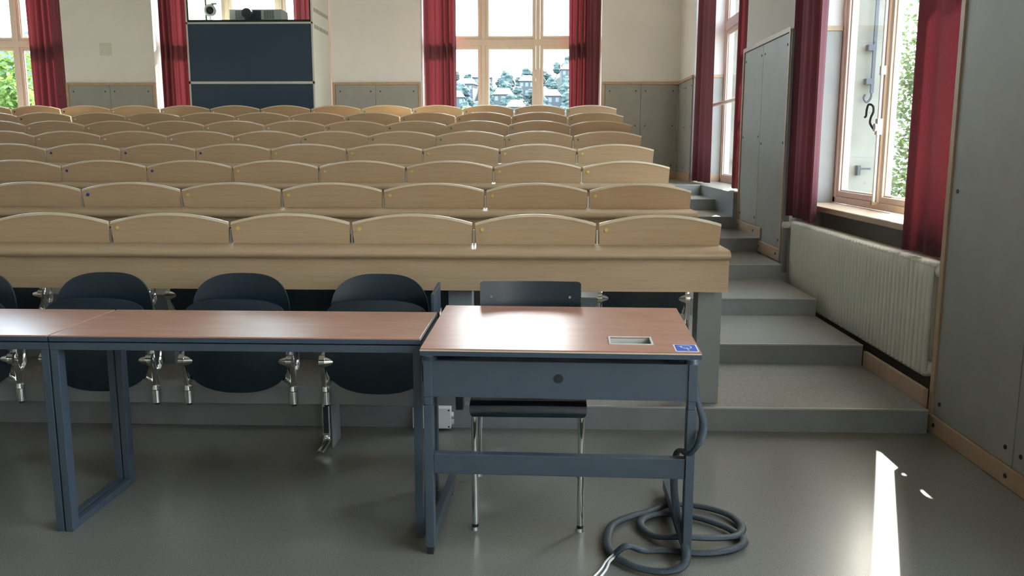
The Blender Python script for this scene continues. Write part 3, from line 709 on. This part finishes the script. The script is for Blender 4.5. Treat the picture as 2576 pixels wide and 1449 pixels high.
# ------------------------------------------------------------------ JUNCTION BOXES ON THE FIRST RISER
def jbox(x0, x1, rnd, label):
    t = thing('junction_box', label, 'junction box', ((x0+x1)/2, 4.171, 0)); w = (x1-x0)/2
    MB().box(-w, w, -.038, 0, .012, .118, WHITE).build('box_body', t, bevel=.005)
    MB().box(-w-.001, w+.001, -.052, -.0385, .011, .119, WHITE).build('box_lid', t, bevel=.004)
    m = MB()
    for a in (-w+.01, w-.01):
        for z in (.022, .108): m.cyl((a, -.0525, z), (a, -.0535, z), .0045, .0045, SCREW, 10)
    m.build('lid_screws', t)
    if rnd: MB().cyl((0, -.0525, .065), (0, -.056, .065), .034, .032, WHITE, 24).build('round_cover', t, smooth_=True)
    else: MB().cyl((w, -.02, .075), (w+.012, -.02, .075), .014, .014, WHITE, 12).cyl((w, -.02, .04), (w+.012, -.02, .04), .014, .014, WHITE, 12).build('cable_gland', t)
jbox(-.645, -.548, True, 'white junction box with round cover on the riser, left of its neighbour')
jbox(-.545, -.452, False, 'white junction box with plain lid on the riser, right of its neighbour')

# ------------------------------------------------------------------ PROJECTION BOOTH
bt = thing('projection_booth', 'projection booth with navy front panels and slotted cream sides at back wall', 'booth', (-3.99, 11.85, LAND))
bx0, bx1, bd, bh = -.87, .87, .93, 3.3
def bz(z): return z-LAND
for sgn in (-1, 1):
    m = MB().box(sgn*bx1, sgn*(bx1-.022), .012, bd, 0, bh, CREAMP); sd_ = m.build('side_panel', bt)
    m = MB()
    for zc in (3.03, 3.25, 3.55, 3.8):
        for i in range(18):
            yy = .08+i*.044
            for off in ((.001, 0),): m.box(sgn*(bx1+.0012), sgn*(bx1-.0232), yy, yy+.014, bz(zc), bz(zc+.055), DARKIN)  # solid dark boxes; the shade inside each slot is their colour
    m.build('vent_slots', sd_)
MB().box(bx0+.022, bx1-.022, .0, .02, 0, bz(2.285), NAVY).build('front_panel', bt); MB().box(bx0+.022, bx1-.022, .0, .02, bz(2.318), bz(3.08), NAVY).build('front_panel', bt)
MB().box(bx0, bx1, -.006, .0205, bz(2.285), bz(2.318), LGREY).build('divider_strip', bt); MB().box(bx0, bx1, -.006, .0205, bz(3.08), bz(3.105), LGREY).build('divider_strip', bt)
MB().box(bx0, bx0+.022, -.006, .011, 0, bh, LGREY).build('corner_strip', bt); MB().box(bx1-.022, bx1, -.006, .011, 0, bh, LGREY).build('corner_strip', bt)
MB().box(bx0+.022, bx1-.022, .0, bd-.02, bz(3.105), bz(3.135), BLACK).build('shelf', bt)
MB().box(bx0+.022, bx1-.022, bd-.02, bd, 0, bz(3.1), CREAMP).build('rear_panel', bt)
MB().box(bx0, bx1, 0, bd, bh, bh+.03, CREAMP).build('roof', bt)
m = MB().box(bx0+.023, bx0+.04, .0, .02, bz(3.135), bh, BLACK).box(bx1-.04, bx1-.023, .0, .02, bz(3.135), bh, BLACK).box(bx0+.16, bx0+.18, .3, .32, bz(3.135), bh, BLACK)
fr = m.build('glass_frame', bt)
MB().box(bx0+.04, bx1-.04, .006, .012, bz(3.136), bh-.01, GLASS).build('front_glass', bt)
# projector
pj = thing('projector', 'white projector with black lens on the booth shelf', 'projector', (-3.99, 12.10, 3.136))
MB().box(-.36, .38, 0, .30, .02, .175, WHITE).build('projector_body', pj, bevel=.01)
m = MB()
for gx in (-.27, .13): m.box(gx, gx+.14, -.002, .002, .045, .155, GREYP); 
for gx in (-.27, .13):
    for i in range(1, 4): m.box(gx+i*.035-.002, gx+i*.035+.002, -.004, .0, .045, .155, WHITE)
    for i in range(1, 8): m.box(gx, gx+.14, -.0035, .0, .045+i*.014, .047+i*.014, WHITE)
m.build('grille', pj)
MB().box(-.13, .09, -.03, .01, .0, .155, NAVY).cyl((-.06, -.16, .10), (-.06, -.03, .10), .068, .062, NAVY, 28).cyl((-.06, -.162, .10), (-.06, -.158, .10), .055, .055, BLACK, 28).build('lens', pj, smooth_=True)
MB().box(-.34, -.15, .02, .28, 0, .0205, BLACK).box(.10, .36, .02, .28, 0, .0205, BLACK).build('base_feet', pj)
# round camera on stand
rc = thing('round_camera', 'round white camera on small stand left of the projector', 'camera', (-4.58, 12.02, 3.136))
m = MB()
ring = []
n = 28
vs = []; fs = []
for i in range(n):
    a = 6.2832*i/n
    for k in range(8):
        b2 = 6.2832*k/8; rr = .068+.020*math.cos(b2); vs.append((rr*math.cos(a), .02*math.sin(b2), .15+rr*math.sin(a)))
for i in range(n):
    for k in range(8): fs.append((i*8+k, i*8+(k+1) % 8, ((i+1) % n)*8+(k+1) % 8, ((i+1) % n)*8+k))
MB().add(vs, fs, WHITE).build('ring_housing', rc, smooth_=True)
MB().cyl((0, .012, .15), (0, -.012, .15), .053, .045, BLACK, 24).cyl((0, -.0125, .15), (0, -.016, .15), .02, .018, NAVY, 16).build('lens', rc, smooth_=True)
MB().cyl((0, 0, 0), (0, 0, .07), .012, .012, WHITE, 12).cyl((0, 0, 0), (0, 0, .008), .045, .045, WHITE, 20).cyl((.03, .0, .235), (.10, .0, .235), .014, .014, SATIN, 12).cyl((.03, 0, .21), (.03, 0, .245), .01, .01, SATIN, 10).build('stand', rc, smooth_=True)
# blank plate on back wall
o = MB().box(-.088, .088, -.008, -.0006, -.09, .09, CREAMP).build('blank_wall_plate', loc=(-6.477, BY, 2.86), bevel=.003); tag(o, 'square cream blank plate on the white back wall', 'wall plate')
screws([(x, -.008, z) for x in (-.075, .075) for z in (-.077, .077)], o)
for s_ in o.children: s_.data.materials.clear(); s_.data.materials.append(CREAMP)

# ------------------------------------------------------------------ OUTSIDE
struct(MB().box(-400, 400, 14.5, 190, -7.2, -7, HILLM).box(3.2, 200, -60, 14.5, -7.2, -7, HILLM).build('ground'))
def hillz(x, y):
    base = -7+31*max(0, min(1, (y-150)/150))**1.15
    base += 2.0*math.sin(x*.05+1)+1.5*math.sin(x*.11+y*.02)
    return base
vs = []; fs = []; nx, ny = 60, 20
for j_ in range(ny+1):
    for i in range(nx+1):
        x = -300+i*8.3; y = 150+j_*10; vs.append((x, y, hillz(x, y)-.5 if j_ else -7.3))
for j_ in range(ny):
    for i in range(nx): a = j_*(nx+1)+i; fs.append((a, a+1, a+nx+2, a+nx+1))
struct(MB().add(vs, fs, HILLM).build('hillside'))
# forested ridge far away on the left
vs = []; fs = []; n = 70
rr_ = random.Random(3)
for i in range(n+1):
    x = -520+i*6; zt = 74+10*math.sin(i*.12+.4)+3*math.sin(i*.5)+rr_.uniform(-1.5, 1.5)
    zt *= max(0, min(1, (n-i)/18))**.7
    vs += [(x, 420, -10), (x, 455, zt*.6), (x, 480, zt), (x, 560, -10)]
for i in range(n):
    for k in range(3): a = i*4+k; fs.append((a, a+4, a+5, a+1))
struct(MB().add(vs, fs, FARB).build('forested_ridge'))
def blob(m, c, r, mt, rnd, sub=2):
    bm = bmesh.new(); bmesh.ops.create_icosphere(bm, subdivisions=sub, radius=1)
    ph = [rnd.uniform(0, 6.28) for _ in range(3)]
    for v_ in bm.verts:
        d = 1+.16*math.sin(v_.co.x*4+ph[0])*math.sin(v_.co.y*4+ph[1])+.12*math.sin(v_.co.z*7+ph[2])+rnd.uniform(-.10, .10)
        v_.co = Vector((c[0]+v_.co.x*r[0]*d, c[1]+v_.co.y*r[1]*d, c[2]+v_.co.z*r[2]*d))
    bm.verts.index_update(); m.add([v_.co.copy() for v_ in bm.verts], [tuple(v_.index for v_ in f.verts) for f in bm.faces], mt); bm.free()
far_protos = []
for q in range(4):
    rnd = random.Random(50+q); t = thing('hillside_tree', 'hazy broad tree on the hillside outside the windows', 'tree', (0, 300, 0), group='hazy trees on the hillside')
    m = MB()
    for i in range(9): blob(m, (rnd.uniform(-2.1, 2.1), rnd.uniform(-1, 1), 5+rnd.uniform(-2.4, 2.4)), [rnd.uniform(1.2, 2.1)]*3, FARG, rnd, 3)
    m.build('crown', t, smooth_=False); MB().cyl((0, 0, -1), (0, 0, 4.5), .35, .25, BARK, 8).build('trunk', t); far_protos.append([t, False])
rnd = random.Random(11)
TAKEN = []
def put_tree(x, y, s):
    for (a, b, r) in TAKEN:
        if math.hypot(a-x, b-y) < r+4.1*s: return
    TAKEN.append((x, y, 3.7*s))
    p = rnd.choice(far_protos); z = hillz(x, y)-.6
    if not p[1]: p[1] = True; p[0].location = (x, y, z); p[0].scale = (s, s, s*rnd.uniform(.85, 1.2)); return
    c = dup(p[0], (x, y, z), rnd.uniform(0, 6)); c.scale = (s, s, s*rnd.uniform(.85, 1.2))
def house(x, y, w, h, rz, n, label):
    t = thing('hillside_house', label, 'house', (x, y, hillz(x, y)-1.0), rz, group='pale houses on the hillside')
    MB().box(-w/2, w/2, -3, 3, -.6, h, HOUSEW).build('house_wall', t)
    MB().add([(-w/2-.3, -3.4, h), (w/2+.3, -3.4, h), (w/2+.3, 3.4, h), (-w/2-.3, 3.4, h), (-w/2+1, 0, h+2), (w/2-1, 0, h+2)], [(0, 1, 5, 4), (1, 2, 5), (2, 3, 4, 5), (3, 0, 4), (3, 2, 1, 0)], ROOFM).build('roof', t)
    for fl in range(2):
        for i in range(n):
            xx = -w/2+w*(i+.5)/n; MB().box(xx-.45, xx+.45, -3.05, -2.99, 1.2+fl*2.3, 2.4+fl*2.3, HWIN).build('house_window', t)
for i, (fx, y, w, h) in enumerate(((-.125, 262, 9, 6), (-.10, 240, 8, 5.5), (-.07, 285, 10, 6.5), (-.045, 250, 9, 6), (-.018, 275, 8, 6), (.008, 245, 10, 6), (-.085, 268, 7, 5.5), (-.03, 228, 8, 5.5), (.03, 282, 9, 6))):
    w *= .6; h = 5.2; TAKEN.append((fx*y, y, w*.62+1.6)); house(fx*y, y, w, h, rnd.uniform(-.3, .3), 3, 'pale house on the hillside outside the central back window')
for i in range(900):   # band seen through the central window
    y = rnd.uniform(215, 302); x = rnd.uniform(-.145, .055)*y; put_tree(x, y, rnd.uniform(.4, .75))
for i in range(9): put_tree(-38+i*6.3+rnd.uniform(-1.5, 1.5), 300, rnd.uniform(.4, .85))
for p in far_protos:
    if not p[1]: COLX = [bpy.data.objects.remove(q_) for q_ in list(p[0].children)]; bpy.data.objects.remove(p[0])
def leafy_tree(name, label, c, R3, nleaf, ls, mt, seed, trunk_r, zg, holes=.0):
    rnd = random.Random(seed); t = thing(name, label, 'tree', (c[0], c[1], zg)); m = MB()
    cl = []
    for i in range(90):
        while True:
            p = Vector((rnd.uniform(-1, 1), rnd.uniform(-1, 1), rnd.uniform(-1, 1)))
            if .35 < p.length < 1: break
        cl.append((Vector((p.x*R3[0], p.y*R3[1], p.z*R3[2])), rnd.uniform(.22, .42)*min(R3)))
    for i in range(nleaf):
        c0, rc_ = rnd.choice(cl); d = Vector((rnd.gauss(0, 1), rnd.gauss(0, 1), rnd.gauss(0, .7))); d.normalize()
        p = c0+d*rc_*rnd.uniform(.6, 1.1)+Vector((0, 0, c[2]-zg))
        a = Vector((rnd.gauss(0, 1), rnd.gauss(0, 1), rnd.gauss(0, .5))).normalized()*ls; b2 = a.cross(Vector((rnd.gauss(0, 1), rnd.gauss(0, 1), rnd.gauss(0, 1)))).normalized()*ls*.6
        m.add([p-a, p+b2, p+a, p-b2], [(0, 1, 2, 3)], mt)
    m.build('foliage', t)
    br = MB().tube([(0, 0, 0), (.1, .0, (c[2]-zg)*.5), (0, .1, c[2]-zg), (0, 0, c[2]-zg+R3[2]*.7)], trunk_r, BARK, 8, sub=3, radii=[trunk_r*1.3, trunk_r, trunk_r*.8, trunk_r*.25])
    for q in cl[::3]: br.tube([(0, 0, c[2]-zg-R3[2]*.4), (q[0].x*.4, q[0].y*.4, c[2]-zg+q[0].z*.3-.3), (q[0].x, q[0].y, c[2]-zg+q[0].z)], .05, BARK, 6, sub=2, radii=[trunk_r*.4, trunk_r*.25, trunk_r*.1])
    br.build('trunk', t, smooth_=True)
leafy_tree('garden_tree', 'large bright green leafy tree outside far left back window, at the picture edge', (-21.2, 31.5, -.4), (4.4, 2.8, 5.4), 52000, .11, LEAF, 21, .25, -7)
leafy_tree('garden_tree', 'bright green leafy tree outside far left back window, nearer the red curtain', (-15.3, 25.2, -.6), (2.5, 2.0, 5.0), 26000, .11, LEAF, 31, .2, -7)
leafy_tree('side_tree', 'green leafy tree outside the side window above the radiator', (5.9, 13.5, .6), (1.7, 1.4, 3.3), 20000, .045, LEAFD, 22, .14, -7)
leafy_tree('window_shrub', 'bright green treetop at lower left of the central back window', (-3.4, 40.5, -.1), (1.7, 1.3, 3.6), 4000, .12, LEAF, 23, .12, -7)
